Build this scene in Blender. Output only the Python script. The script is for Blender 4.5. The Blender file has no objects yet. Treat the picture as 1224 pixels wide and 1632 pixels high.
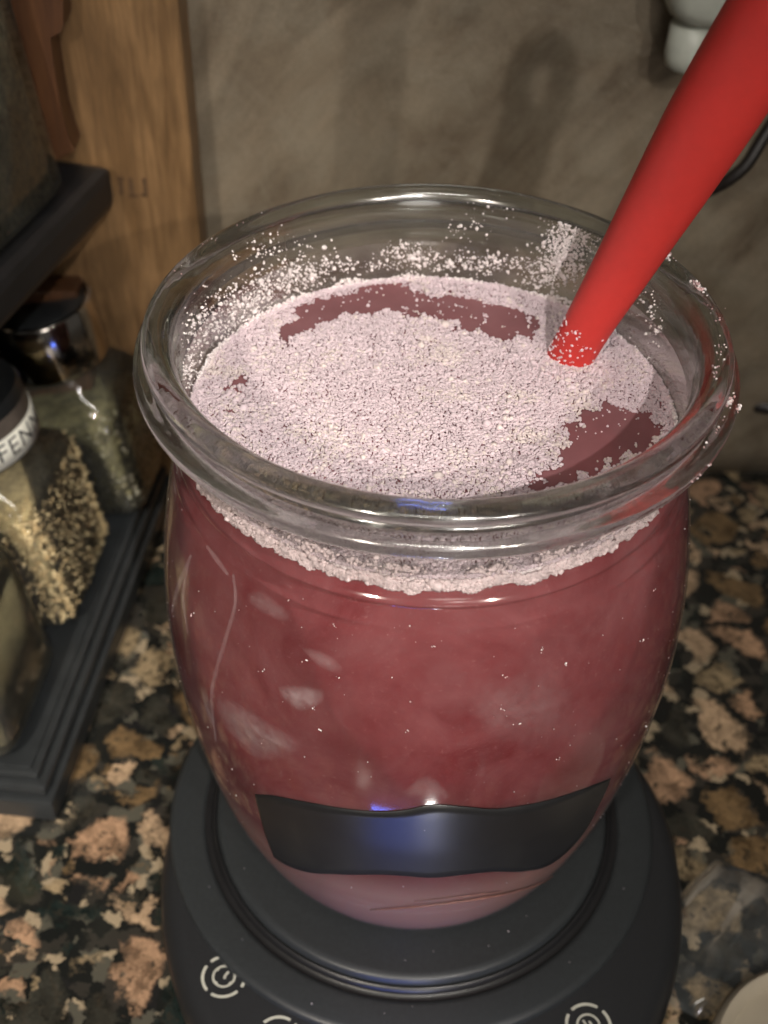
import bpy, bmesh, math, random
import numpy as np
from mathutils import Vector, Matrix
random.seed(7); rng = np.random.default_rng(11)
scene = bpy.context.scene
COL = scene.collection
rad = math.radians

# ------------------------------------------------------------------ camera
F_PX, CX, CY = 2002.0, 612.0, 816.0          # focal length in photo pixels, photo centre
PITCH, ROLL = rad(42), rad(1.3)
CAM = np.array([-.0090, -.197, .306])
_D = np.array([0, math.cos(PITCH), -math.sin(PITCH)])
_U0 = np.array([0, math.sin(PITCH), math.cos(PITCH)]); _R0 = np.array([1., 0, 0])
_R = _R0 * math.cos(ROLL) + _U0 * math.sin(ROLL)
_U = _U0 * math.cos(ROLL) - _R0 * math.sin(ROLL)
cd = bpy.data.cameras.new('camera'); co = bpy.data.objects.new('camera', cd); COL.objects.link(co)
m = Matrix((( _R[0], _U[0], -_D[0], CAM[0]), (_R[1], _U[1], -_D[1], CAM[1]), (_R[2], _U[2], -_D[2], CAM[2]), (0, 0, 0, 1)))
co.matrix_world = m
cd.sensor_fit = 'VERTICAL'; cd.sensor_height = 36; cd.lens = F_PX / 1632 * 36
cd.clip_start = .005; cd.clip_end = 20
cd.dof.use_dof = True; cd.dof.focus_distance = .232; cd.dof.aperture_fstop = 19
scene.camera = co

# ------------------------------------------------------------------ world (dim room)
w = bpy.data.worlds.new('World'); scene.world = w; w.use_nodes = True
w.node_tree.nodes['Background'].inputs[0].default_value = (1.0, .93, .84, 1)
w.node_tree.nodes['Background'].inputs[1].default_value = .05

# ------------------------------------------------------------------ lamps
def area(name, loc, target, size, power, colour, size_y=None, spread=None):
    l = bpy.data.lights.new(name, 'AREA'); l.energy = power; l.color = colour
    l.shape = 'RECTANGLE' if size_y else 'DISK'; l.size = size
    if spread: l.spread = rad(spread)
    if size_y: l.size_y = size_y
    o = bpy.data.objects.new(name, l); COL.objects.link(o); o.location = loc
    o.rotation_euler = (Vector(target) - Vector(loc)).to_track_quat('-Z', 'Y').to_euler()
    return o
area('ceiling_lamp_key', (.131, -.582, .659), (-.045, .03, .10), .012, .135, (1, .94, .88), spread=33)
area('ceiling_strip_light', (.0, -.34, .78), (-.04, .0, .12), .22, .82, (1, .95, .86), .022)
area('ceiling_lamp_right', (.29, -.61, .585), (-.04, .06, .11), .014, .075, (1, .92, .82), spread=34)
area('ceiling_lamp_left', (-.23, -.54, .54), (-.13, .0, .03), .05, .24, (1, .90, .78), spread=40)
area('front_fill', (.10, -.75, .30), (0, 0, .08), .22, .42, (1, .93, .86))  # soft fill added in front to lift the lower jar, no fixture seen
area('blue_display_light', (-.008, -.100, .0262), (-.006, -.03, .050), .040, .011, (.10, .20, 1), .006)
area('display_digit_light', (.007, -.104, .033), (.004, -.04, .06), .0045, .006, (1, .98, .90), .004)

# ------------------------------------------------------------------ view
vs = scene.view_settings
vs.view_transform = 'Standard'; vs.look = 'None'; vs.exposure = 0.08; vs.gamma = 1
scene.render.engine = 'CYCLES'
scene.cycles.max_bounces = 14; scene.cycles.transparent_max_bounces = 16
scene.cycles.transmission_bounces = 10; scene.cycles.sample_clamp_indirect = 4
scene.cycles.caustics_refractive = True; scene.cycles.caustics_reflective = False
scene.cycles.blur_glossy = .3

# ------------------------------------------------------------------ helpers
def unp(x, y, z=None, Y=None):
    d = _D + _R * (x - CX) / F_PX - _U * (y - CY) / F_PX
    t = (z - CAM[2]) / d[2] if z is not None else (Y - CAM[1]) / d[1]
    return CAM + d * t
def along(x, y, depth):
    return CAM + (_D + _R * (x - CX) / F_PX - _U * (y - CY) / F_PX) * depth

def link(name, me, mat=None, parent=None, smooth=True):
    o = bpy.data.objects.new(name, me); COL.objects.link(o)
    if mat is not None:
        for mm in (mat if isinstance(mat, (list, tuple)) else [mat]): me.materials.append(mm)
    if parent is not None: o.parent = parent
    if smooth and len(me.polygons):
        me.polygons.foreach_set('use_smooth', [True] * len(me.polygons))
    return o
def mesh(name, verts, faces, mat=None, parent=None, smooth=True):
    me = bpy.data.meshes.new(name)
    me.from_pydata([tuple(map(float, v)) for v in verts], [], [tuple(map(int, f)) for f in faces]); me.update()
    return link(name, me, mat, parent, smooth)
def tag(o, label=None, cat=None, group=None, kind=None):
    if label: o['label'] = label
    if cat: o['category'] = cat
    if group: o['group'] = group
    if kind: o['kind'] = kind
    return o
def empty(name, loc=(0, 0, 0), rot=(0, 0, 0)):
    o = bpy.data.objects.new(name, None); COL.objects.link(o); o.location = loc; o.rotation_euler = rot
    o.empty_display_size = .01
    return o
def sharp(o, deg=40):
    me = o.data; bm = bmesh.new(); bm.from_mesh(me)
    for e in bm.edges:
        if len(e.link_faces) == 2 and e.calc_face_angle(0) > rad(deg): e.smooth = False
    bm.to_mesh(me); bm.free(); return o
def lathe(prof, n=128, wobble=None):
    vs_, fs = [], []
    for i, (r, z) in enumerate(prof):
        for k in range(n):
            a = 2 * math.pi * k / n
            rr = r * (1 + (wobble(a, z) if wobble else 0))
            vs_.append((rr * math.cos(a), rr * math.sin(a), z))
    for i in range(len(prof) - 1):
        for k in range(n):
            k2 = (k + 1) % n
            fs.append((i * n + k, (i + 1) * n + k, (i + 1) * n + k2, i * n + k2))
    return vs_, fs
def lathe_closed(prof, n=128):                      # caps both ends (small radii at both ends)
    v, f = lathe(prof, n)
    f.append(tuple(range(n))); L = (len(prof) - 1) * n
    f.append(tuple(L + k for k in range(n))[::-1]); return v, f
def box(lo, hi, bevel=.0, seg=2):
    bm = bmesh.new(); bmesh.ops.create_cube(bm, size=1)
    for v in bm.verts:
        v.co = Vector([(lo[i] + hi[i]) / 2 + v.co[i] * (hi[i] - lo[i]) for i in range(3)])
    if bevel: bmesh.ops.bevel(bm, geom=bm.edges[:], offset=bevel, segments=seg, affect='EDGES', profile=.6)
    me = bpy.data.meshes.new('box'); bm.to_mesh(me); bm.free(); return me
def boxobj(name, lo, hi, bevel, mat, parent=None, smooth=False):
    me = box(lo, hi, bevel); me.name = name
    return link(name, me, mat, parent, smooth)
def loft(secs, n=64, cap0=True, cap1=True):
    """secs: (z, ax, ay, p) superellipse sections"""
    v, f = [], []
    for (z, ax, ay, p) in secs:
        for k in range(n):
            a = 2 * math.pi * (k + .5) / n; c, s = math.cos(a), math.sin(a)
            v.append((ax * math.copysign(abs(c) ** (2 / p), c), ay * math.copysign(abs(s) ** (2 / p), s), z))
    for i in range(len(secs) - 1):
        for k in range(n):
            k2 = (k + 1) % n; f.append((i * n + k, i * n + k2, (i + 1) * n + k2, (i + 1) * n + k))
    if cap0: f.append(tuple(range(n))[::-1])
    if cap1: f.append(tuple((len(secs) - 1) * n + k for k in range(n)))
    return v, f
def tube(pts, radii, n=20, sx=1.0, up=(0, 0, 1), caps=True):
    """sweep; radii: list of (a, b) half sizes along side / up"""
    pts = [Vector(p) for p in pts]; v, f = [], []
    for i, p in enumerate(pts):
        t = (pts[min(i + 1, len(pts) - 1)] - pts[max(i - 1, 0)]).normalized()
        s = t.cross(Vector(up)).normalized(); u = s.cross(t).normalized()
        a, b = radii[i] if isinstance(radii[i], (tuple, list)) else (radii[i], radii[i])
        for k in range(n):
            w_ = 2 * math.pi * k / n
            v.append(p + s * a * math.cos(w_) + u * b * math.sin(w_))
    for i in range(len(pts) - 1):
        for k in range(n):
            k2 = (k + 1) % n; f.append((i * n + k, i * n + k2, (i + 1) * n + k2, (i + 1) * n + k))
    if caps:
        f.append(tuple(range(n))[::-1]); f.append(tuple((len(pts) - 1) * n + k for k in range(n)))
    return v, f
def smooth_path(pts, n=40):
    P = np.array(pts, float); t = np.r_[0, np.cumsum(np.linalg.norm(np.diff(P, axis=0), axis=1))]; t /= t[-1]
    out = []
    for q in np.linspace(0, 1, n):
        i = min(max(np.searchsorted(t, q) - 1, 0), len(P) - 2)
        a = P[max(i - 1, 0)]; b = P[i]; c = P[i + 1]; d = P[min(i + 2, len(P) - 1)]
        u_ = (q - t[i]) / (t[i + 1] - t[i])
        out.append(.5 * ((2 * b) + (c - a) * u_ + (2 * a - 5 * b + 4 * c - d) * u_ ** 2 + (3 * b - a - 3 * c + d) * u_ ** 3))
    return out

# ------------------------------------------------------------------ materials
class NT:
    def __init__(s, name):
        s.m = bpy.data.materials.new(name); s.m.use_nodes = True; s.t = s.m.node_tree; s.t.nodes.clear()
        s.out = s.t.nodes.new('ShaderNodeOutputMaterial')
    def n(s, typ, **kw):
        nd = s.t.nodes.new(typ)
        for k, v in kw.items():
            if k.startswith('_'): setattr(nd, k[1:], v)
            else:
                key = k.replace('__', ' ')
                nd.inputs[int(key[1:]) if key[0] == 'i' and key[1:].isdigit() else key].default_value = v
        return nd
    def l(s, a, b): s.t.links.new(a, b)
    def ramp(s, fac, stops, mode='LINEAR'):
        r = s.t.nodes.new('ShaderNodeValToRGB'); r.color_ramp.interpolation = mode
        while len(r.color_ramp.elements) < len(stops): r.color_ramp.elements.new(.5)
        for e, (p, c) in zip(r.color_ramp.elements, stops):
            e.position = p; e.color = (c, c, c, 1) if isinstance(c, (int, float)) else (*c, 1)
        s.l(fac, r.inputs[0]); return r.outputs[0]
    def mix(s, fac, a, b, blend='MIX'):
        x = s.t.nodes.new('ShaderNodeMix'); x.data_type = 'RGBA'; x.blend_type = blend
        for sock, val in ((x.inputs[0], fac), (x.inputs[6], a), (x.inputs[7], b)):
            if isinstance(val, bpy.types.NodeSocket): s.l(val, sock)
            elif isinstance(val, (tuple, list)): sock.default_value = (*val, 1)
            else: sock.default_value = val
        return x.outputs[2]
    def math(s, op, a, b=0.0):
        x = s.t.nodes.new('ShaderNodeMath'); x.operation = op
        for sock, val in ((x.inputs[0], a), (x.inputs[1], b)):
            if isinstance(val, bpy.types.NodeSocket): s.l(val, sock)
            else: sock.default_value = val
        return x.outputs[0]
    def obj(s): return s.n('ShaderNodeTexCoord').outputs['Object']
    def noise(s, vec, scale, detail=4, rough=.6, dist=0):
        x = s.n('ShaderNodeTexNoise', Scale=scale, Detail=detail, Roughness=rough, Distortion=dist); s.l(vec, x.inputs['Vector']); return x
    def bsdf(s, **kw):
        b = s.n('ShaderNodeBsdfPrincipled')
        for k, v in kw.items():
            sock = b.inputs[k.replace('__', ' ')]
            if isinstance(v, bpy.types.NodeSocket): s.l(v, sock)
            elif isinstance(v, tuple) and len(v) == 3 and sock.type == 'RGBA': sock.default_value = (*v, 1)
            else: sock.default_value = v
        s.l(b.outputs[0], s.out.inputs[0]); return b
    def bump(s, h, strength, dist):
        b = s.n('ShaderNodeBump', Strength=strength, Distance=dist); s.l(h, b.inputs['Height']); return b.outputs[0]

def simple(name, col, rough=.5, var=.25, scale=300, bump=.0, bdist=.0003, **kw):
    t = NT(name); c = t.obj(); nz = t.noise(c, scale, 5)
    f = t.ramp(nz.outputs[0], [(.3, 1 - var), (.7, 1 + var)])
    colr = t.mix(1.0, col, f, 'MULTIPLY')
    b = t.bsdf(Base__Color=colr, Roughness=rough, **kw)
    if bump: t.l(t.bump(nz.outputs[0], bump, bdist), b.inputs['Normal'])
    return t.m

def mat_thin_glass(name, tint=(1, 1, 1), haze=.0, rough=.02, scale=60, haze_col=(.75, .72, .70), f0=1.5, fk=1.0, fa=0.0):
    """single-walled clear shell: mirror by Fresnel, otherwise see-through, with a faint uneven film"""
    t = NT(name); c = t.obj()
    fr = t.n('ShaderNodeFresnel', IOR=f0)
    tr = t.n('ShaderNodeBsdfTransparent', Color=(*tint, 1))
    gl = t.n('ShaderNodeBsdfGlossy', Roughness=rough, Color=(1, 1, 1, 1))
    nz = t.noise(c, scale * 20, 3); bp = t.bump(t.noise(c, scale, 2).outputs[0], .15, .0006); t.l(bp, gl.inputs['Normal']); t.l(bp, fr.inputs['Normal'])
    ms = t.n('ShaderNodeMixShader'); t.l(t.math('ADD', t.math('MULTIPLY', fr.outputs[0], fk), fa), ms.inputs[0]); t.l(tr.outputs[0], ms.inputs[1]); t.l(gl.outputs[0], ms.inputs[2])
    if haze:
        df = t.n('ShaderNodeBsdfDiffuse', Color=(*haze_col, 1))
        h = t.math('MULTIPLY', t.ramp(t.noise(c, scale, 6, .7, 1).outputs[0], [(.35, .25), (.7, 1.0)]), haze)
        m2 = t.n('ShaderNodeMixShader'); t.l(h, m2.inputs[0]); t.l(ms.outputs[0], m2.inputs[1]); t.l(df.outputs[0], m2.inputs[2]); ms = m2
    t.l(ms.outputs[0], t.out.inputs[0]); return t.m

def mat_real_glass():
    t = NT('solid_clear_glass'); c = t.obj()
    g = t.n('ShaderNodeBsdfGlass', Roughness=.015, IOR=1.44, Color=(.94, .975, .96, 1))
    t.l(t.bump(t.noise(c, 130, 2, .5).outputs[0], .25, .0008), g.inputs['Normal'])
    df = t.n('ShaderNodeBsdfDiffuse', Color=(.78, .70, .70, 1))
    nz = t.noise(c, 240, 8, .75, 1.5)
    h = t.ramp(nz.outputs[0], [(.55, .0), (.66, .04), (.78, .22)])
    ms = t.n('ShaderNodeMixShader'); tr = t.n('ShaderNodeBsdfTransparent'); m0 = t.n('ShaderNodeMixShader', i0=.16); gw = t.n('ShaderNodeBsdfGlossy', Roughness=.16, Color=(1, 1, 1, 1)); mw = t.n('ShaderNodeMixShader', i0=.09); t.l(g.outputs[0], mw.inputs[1]); t.l(gw.outputs[0], mw.inputs[2]); t.l(mw.outputs[0], m0.inputs[1]); t.l(tr.outputs[0], m0.inputs[2])
    t.l(h, ms.inputs[0]); t.l(m0.outputs[0], ms.inputs[1]); t.l(df.outputs[0], ms.inputs[2])
    t.l(ms.outputs[0], t.out.inputs[0]); return t.m

def mat_liquid():
    t = NT('cloudy_pink_liquid'); c = t.obj()
    n1 = t.noise(c, 45, 5, .6, 1.2); n2 = t.noise(c, 900, 6, .8); n3 = t.noise(c, 14, 3, .6, .5)
    a = t.mix(t.ramp(n1.outputs[0], [(.35, 0), (.65, 1)]), (.150, .020, .024), (.215, .055, .060))
    sx = t.n('ShaderNodeSeparateXYZ'); t.l(c, sx.inputs[0])
    a = t.mix(t.ramp(n3.outputs[0], [(.45, 0.0), (.7, .5)]), a, (.19, .068, .07))
    # settled pale sediment at the very bottom
    zz = t.math('ADD', sx.outputs[2], t.math('MULTIPLY', t.math('SUBTRACT', n1.outputs[0], .5), .006))
    a = t.mix(t.ramp(t.math('MULTIPLY', zz, 10), [(.62, .9), (.74, 0)]), a, (.40, .215, .175))
    fine = t.ramp(n2.outputs[0], [(.58, 0), (.72, 1)])
    a = t.mix(t.math('MULTIPLY', fine, .4), a, (.36, .17, .17))
    b = t.bsdf(Base__Color=a, Roughness=.25, Subsurface__Weight=.35, Subsurface__Radius=(.012, .002, .002), Subsurface__Scale=.5, IOR=1.33, Specular__IOR__Level=.12)
    return t.m

def mat_granite():
    t = NT('polished_granite'); c = t.obj()
    wn = t.noise(c, 70, 4, .65); wv = t.n('ShaderNodeVectorMath', _operation='MULTIPLY_ADD')
    t.l(wn.outputs['Color'], wv.inputs[0]); wv.inputs[1].default_value = (.011, .011, .011); t.l(c, wv.inputs[2])
    wn2 = t.noise(c, 520, 5, .75); wv2 = t.n('ShaderNodeVectorMath', _operation='MULTIPLY_ADD')
    t.l(wn2.outputs['Color'], wv2.inputs[0]); wv2.inputs[1].default_value = (.0050, .0050, .0050); t.l(wv.outputs[0], wv2.inputs[2])
    P = wv2.outputs[0]
    vo = t.n('ShaderNodeTexVoronoi', Scale=62, Randomness=1); t.l(P, vo.inputs['Vector'])
    ve = t.n('ShaderNodeTexVoronoi', Scale=62, Randomness=1, _feature='DISTANCE_TO_EDGE'); t.l(P, ve.inputs['Vector'])
    vob = t.n('ShaderNodeTexVoronoi', Scale=125, Randomness=1); t.l(P, vob.inputs['Vector'])
    veb = t.n('ShaderNodeTexVoronoi', Scale=125, Randomness=1, _feature='DISTANCE_TO_EDGE'); t.l(P, veb.inputs['Vector'])
    mk = t.ramp(t.noise(P, 42, 2).outputs[0], [(.58, 0), (.585, 1)])
    vcol = t.mix(mk, vo.outputs['Color'], vob.outputs['Color']); vdist = t.mix(mk, ve.outputs['Distance'], veb.outputs['Distance'])
    cc = t.n('ShaderNodeSeparateColor'); t.l(vcol, cc.inputs[0])
    # crystal colour by cell
    cell = t.ramp(cc.outputs[0], [(0, (.38, .235, .145)), (.18, (.43, .30, .19)), (.34, (.17, .11, .055)), (.50, (.28, .21, .125)), (.64, (.036, .035, .028)), (.78, (.015, .022, .02))], 'CONSTANT')
    g = t.noise(P, 700, 6, .75)
    cell = t.mix(1, cell, t.ramp(g.outputs[0], [(.3, .55), (.7, 1.4)]), 'MULTIPLY')
    g2 = t.noise(P, 190, 5, .7); cell = t.mix(1, cell, t.ramp(g2.outputs[0], [(.38, .42), (.5, .95), (.62, 1.2)]), 'MULTIPLY')
    vr = t.n('ShaderNodeTexVoronoi', Scale=150, Randomness=1, _feature='DISTANCE_TO_EDGE'); t.l(P, vr.inputs['Vector'])
    cell = t.mix(t.ramp(vr.outputs['Distance'], [(.0, .55), (.035, 0)]), cell, (.06, .045, .03))
    # dark flecks inside crystals
    v2 = t.n('ShaderNodeTexVoronoi', Scale=420, Randomness=1); t.l(P, v2.inputs['Vector'])
    c2 = t.n('ShaderNodeSeparateColor'); t.l(v2.outputs['Color'], c2.inputs[0])
    amt = t.ramp(cc.outputs[1], [(0, .10), (.5, .25), (1, .6)])
    fl = t.math('LESS_THAN', c2.outputs[0], amt)
    fl = t.math('MULTIPLY', fl, t.math('LESS_THAN', v2.outputs['Distance'], .38))
    cell = t.mix(t.math('MULTIPLY', fl, .85), cell, (.03, .028, .022))
    # matrix between crystals: black/green with pale flakes
    v3 = t.n('ShaderNodeTexVoronoi', Scale=230, Randomness=1); t.l(P, v3.inputs['Vector'])
    c3 = t.n('ShaderNodeSeparateColor'); t.l(v3.outputs['Color'], c3.inputs[0])
    mtx = t.ramp(c3.outputs[0], [(0, (.012, .013, .012)), (.52, (.034, .031, .026)), (.72, (.085, .08, .062)), (.86, (.34, .27, .18)), (.95, (.015, .015, .015))], 'CONSTANT')
    edge = t.math('ADD', vdist, t.math('MULTIPLY', t.math('SUBTRACT', wn.outputs[0], .5), .35))
    e = t.ramp(edge, [(.08, 0), (.17, 1)])
    colr = t.mix(e, mtx, cell)
    b = t.bsdf(Base__Color=colr, Roughness=.08, Specular__IOR__Level=.5)
    t.l(t.bump(t.noise(c, 30, 2).outputs[0], .05, .001), b.inputs['Normal'])
    return t.m

def mat_wall():
    t = NT('taupe_stone_wall'); c = t.obj()
    mp = t.n('ShaderNodeMapping'); t.l(c, mp.inputs[0]); mp.inputs['Rotation'].default_value = (0, rad(-35), 0); mp2 = t.n('ShaderNodeMapping'); t.l(mp.outputs[0], mp2.inputs[0]); mp2.inputs['Scale'].default_value = (2.8, 1, .7); mp = mp2  # slanted streaks also paint the handle's shadow bands into the stone tone
    n1 = t.noise(mp.outputs[0], 11, 7, .62, 1.4); n2 = t.noise(c, 55, 8, .7, .6); n3 = t.noise(c, 1500, 2, .6)
    a = t.mix(t.ramp(n1.outputs[0], [(.33, 0), (.67, 1)]), (.095, .068, .043), (.26, .208, .145))
    a = t.mix(t.ramp(n2.outputs[0], [(.4, 0), (.72, .55)]), a, (.30, .265, .20))
    a = t.mix(.25, a, t.ramp(n3.outputs[0], [(.3, 0.05), (.7, .5)]), 'OVERLAY')
    b = t.bsdf(Base__Color=a, Roughness=.55)
    t.l(t.bump(n2.outputs[0], .35, .003), b.inputs['Normal'])
    return t.m

def mat_wood(name, c1, c2, s=1.0):
    t = NT(name); c = t.obj()
    mp = t.n('ShaderNodeMapping'); t.l(c, mp.inputs[0]); mp.inputs['Scale'].default_value = (1, 1, .09)
    n1 = t.noise(mp.outputs[0], 130 * s, 6, .6, 1.6); n2 = t.noise(mp.outputs[0], 900, 4, .7); n3 = t.noise(c, 18, 3)
    a = t.mix(t.ramp(n1.outputs[0], [(.3, 0), (.7, 1)]), c1, c2)
    a = t.mix(1, a, t.ramp(n2.outputs[0], [(.3, .75), (.7, 1.2)]), 'MULTIPLY')
    a = t.mix(1, a, t.ramp(n3.outputs[0], [(.3, .7), (.7, 1.25)]), 'MULTIPLY')
    b = t.bsdf(Base__Color=a, Roughness=.45); t.l(t.bump(n2.outputs[0], .2, .0005), b.inputs['Normal'])
    return t.m

M = {}
M['glass'] = mat_real_glass()
M['shell'] = mat_thin_glass('jar_wall_glass', haze=.045, rough=.10, scale=55, haze_col=(.70, .55, .55), f0=1.36, fk=.6, fa=.035)
M['neck'] = mat_thin_glass('jar_neck_glass', haze=.07, rough=.05, scale=160, haze_col=(.75, .66, .66), f0=1.40, fk=.4, fa=.03)
M['bottle'] = mat_thin_glass('spice_bottle_glass', tint=(.95, .96, .92), haze=.09, rough=.05, scale=30, haze_col=(.5, .5, .42))
M['liquid'] = mat_liquid()
M['surface'] = simple('liquid_surface', (.23, .10, .108), .12, .15, 60, IOR=1.33)
M['powder'] = simple('pale_pink_powder', (.66, .545, .585), .9, .12, 500)
M['powder_cream'] = simple('cream_powder', (.70, .60, .58), .9, .1, 500)
M['powder_wall'] = simple('dried_powder', (.84, .76, .76), .9, .15, 500)
M['red'] = simple('red_silicone', (.55, .036, .030), .50, .04, 400, bump=.04, Subsurface__Weight=.08, Subsurface__Radius=(.004, .001, .001))
M['band'] = simple('reflected_scale_dark', (.012, .012, .013), .36, .12, 200, bump=.05, Specular__IOR__Level=.6)
M['scale'] = simple('charcoal_plastic', (.017, .018, .020), .42, .12, 1500, bump=.1, bdist=.0001)
M['platform'] = simple('charcoal_platform_plastic', (.024, .027, .029), .38, .15, 900, bump=.1, bdist=.0001)
M['groove'] = simple('black_rubber', (.012, .012, .013), .35, .1)
M['print'] = simple('pale_print', (.50, .50, .43), .6, .05)
M['granite'] = mat_granite()
M['wall'] = mat_wall()
M['wood'] = mat_wood('honey_wood', (.11, .060, .024), (.25, .145, .066))
M['darkwood'] = mat_wood('dark_wood', (.055, .022, .010), (.10, .042, .016))
M['burn'] = simple('burnt_mark', (.085, .045, .020), .7, .3, 600)
M['rack'] = simple('black_painted_wood', (.026, .029, .031), .38, .2, 120, bump=.1)
M['shelf'] = simple('matt_black_paint', (.010, .010, .011), .4, .2, 120, bump=.1)
M['chrome'] = simple('chrome', (.62, .58, .53), .12, .1, 80, Metallic=1.0)
M['blacklid'] = simple('black_lid', (.012, .013, .014), .3, .1)
M['greylid'] = simple('grey_lid_collar', (.11, .09, .075), .4, .2)
M['paper'] = simple('paper_label', (.80, .79, .70), .7, .04)
M['ink'] = simple('black_ink', (.02, .02, .02), .6, .05)
M['white_plastic'] = simple('pale_plastic', (.50, .52, .46), .4, .06)
M['cord'] = simple('black_rubber_cord', (.012, .009, .008), .45, .1)
M['beige'] = simple('beige_ceramic', (.40, .35, .27), .35, .08, 60)
M['film'] = mat_thin_glass('clear_film', haze=.16, rough=.10, scale=90, haze_col=(.40, .44, .46), f0=1.45)
M['olive'] = simple('olive_powder', (.50, .44, .26), .9, .3, 90, bump=.3)
M['seedcore'] = simple('seed_core', (.46, .36, .20), .9, .4, 400)  # tan filling behind the loose seeds
M['herb'] = simple('dried_herb', (.15, .135, .07), .9, .7, 220, bump=.6, bdist=.001)
M['pepper'] = simple('coarse_grounds', (.48, .46, .34), .9, .7, 420, bump=.8, bdist=.001)
def seedmat(name, c): return simple(name, c, .7, .25, 300)
SEEDS = [seedmat('seed_straw', (.62, .50, .28)), seedmat('seed_tan', (.46, .34, .17)), seedmat('seed_brown', (.38, .29, .155))]
GRITS = [seedmat('grit_grey', (.42, .40, .30)), seedmat('grit_dark', (.22, .20, .14)), seedmat('grit_pale', (.62, .60, .47))]

# ------------------------------------------------------------------ setting: counter, wall
v, f = [], []
nx, ny = 2, 2
counter = mesh('counter', [(-1.2, -.45, 0), (1.2, -.45, 0), (1.2, .17, 0), (-1.2, .17, 0), (-1.2, -.45, -.03), (1.2, -.45, -.03), (1.2, .17, -.03), (-1.2, .17, -.03)],
               [(0, 1, 2, 3), (7, 6, 5, 4), (0, 4, 5, 1), (1, 5, 6, 2), (2, 6, 7, 3), (3, 7, 4, 0)], M['granite'], smooth=False)
tag(counter, kind='structure')
# wall: gently uneven sheet with thickness
NXw, NZw = 120, 60
vv = []
for j in range(NZw + 1):
    for i in range(NXw + 1):
        x = -1.2 + 2.4 * i / NXw; z = .7 * j / NZw
        y = .1702 + .0012 * math.sin(x * 23 + z * 31) * math.sin(z * 17 - x * 9)
        vv.append((x, y, z))
ff = [(j * (NXw + 1) + i, j * (NXw + 1) + i + 1, (j + 1) * (NXw + 1) + i + 1, (j + 1) * (NXw + 1) + i) for j in range(NZw) for i in range(NXw)]
wall = mesh('wall', vv, ff, M['wall']); tag(wall, kind='structure')
mod = wall.modifiers.new('thick', 'SOLIDIFY'); mod.thickness = .02; mod.offset = -1

# ------------------------------------------------------------------ jar
ZF = .027                      # scale platform top
ZT = .177                      # jar mouth
P_OUT = [(.0532, 0), (.0545, -.0010), (.0547, -.0022), (.0537, -.0032), (.0538, -.0042), (.0559, -.0050), (.0564, -.0070), (.0554, -.0086), (.0505, -.0105),
         (.0486, -.014), (.0484, -.019), (.0492, -.0235), (.0508, -.0285), (.0527, -.036), (.0548, -.048), (.0560, -.060), (.0563, -.075), (.0553, -.09), (.0533, -.105),
         (.0504, -.12), (.0463, -.134), (.0418, -.144), (.038, -.1488), (.035, -.1499)]
def smooth_prof(p, n):
    P = [(a, b, 0) for a, b in p]; return [(q[0], q[1]) for q in smooth_path(P, n)]
def R_out(z):                   # outer radius at world z
    zs = [b for a, b in P_OUT][::-1]; rs = [a for a, b in P_OUT][::-1]
    return float(np.interp(z - ZT, zs, rs))
R_IN = .0476
ZW = ZT - .0212                 # liquid level

jar = empty('glass_jar', (0, 0, ZF)); tag(jar, 'large wide-mouthed clear glass jar full of cloudy pink liquid, standing on the kitchen scale', 'jar')
def on(par, prof): return [(a, b + ZT - par.location.z) for a, b in prof]
# mouth ring: solid refracting glass (outer bead, flange, inner lip)
ring = smooth_prof([(.0530, -.0001), (.0541, -.0007), (.0545, -.0016), (.0541, -.0025), (.0530, -.0032), (.0528, -.0038), (.0535, -.0044), (.0554, -.0049), (.0563, -.0058), (.0562, -.0074), (.0550, -.0086), (.0520, -.0096), (.0502, -.0112)], 90)
inner = smooth_prof([(.0478, -.0112), (.0479, -.009), (.0482, -.005), (.0487, -.0025), (.0496, -.0007), (.0508, .0001), (.0520, .0002), (.0530, -.0001)], 40)
loop = ring + inner[:-1]
v, f = lathe(on(jar, inner + ring[1:]), 192)
me_o = mesh('mouth_rim', v, f, M['glass'], jar)
bm = bmesh.new(); bm.from_mesh(me_o.data); bmesh.ops.remove_doubles(bm, verts=bm.verts, dist=1e-6); bmesh.ops.recalc_face_normals(bm, faces=bm.faces)
bm.to_mesh(me_o.data); bm.free(); me_o.data.polygons.foreach_set('use_smooth', [True] * len(me_o.data.polygons))
# neck: thin clear outer and inner walls
v, f = lathe(on(jar, smooth_prof([(.0502, -.0112), (.0492, -.014), (.0487, -.018), (.0488, -.0222)], 24)), 192)
v2, f2 = lathe(on(jar, [(.0478, -.0112), (.0477, -.016), (.0477, -.0222)]), 192)
mesh('neck', v + v2, f + [tuple(i + len(v) for i in q) for q in f2], M['neck'], jar)
# body wall
body_prof = [(.0488, -.0222)] + P_OUT[11:]
def ridged(p): return [(a + .00060 * math.exp(-((b + .0246) / .00055) ** 2) + .0002 * math.exp(-((b + .0292) / .0005) ** 2), b) for a, b in p]
v, f = lathe(on(jar, ridged(smooth_prof(body_prof, 260))) + [(.0, -.1499 + ZT - ZF + .004)], 192)
body = mesh('body_wall', v, f, M['shell'], jar)
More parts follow.
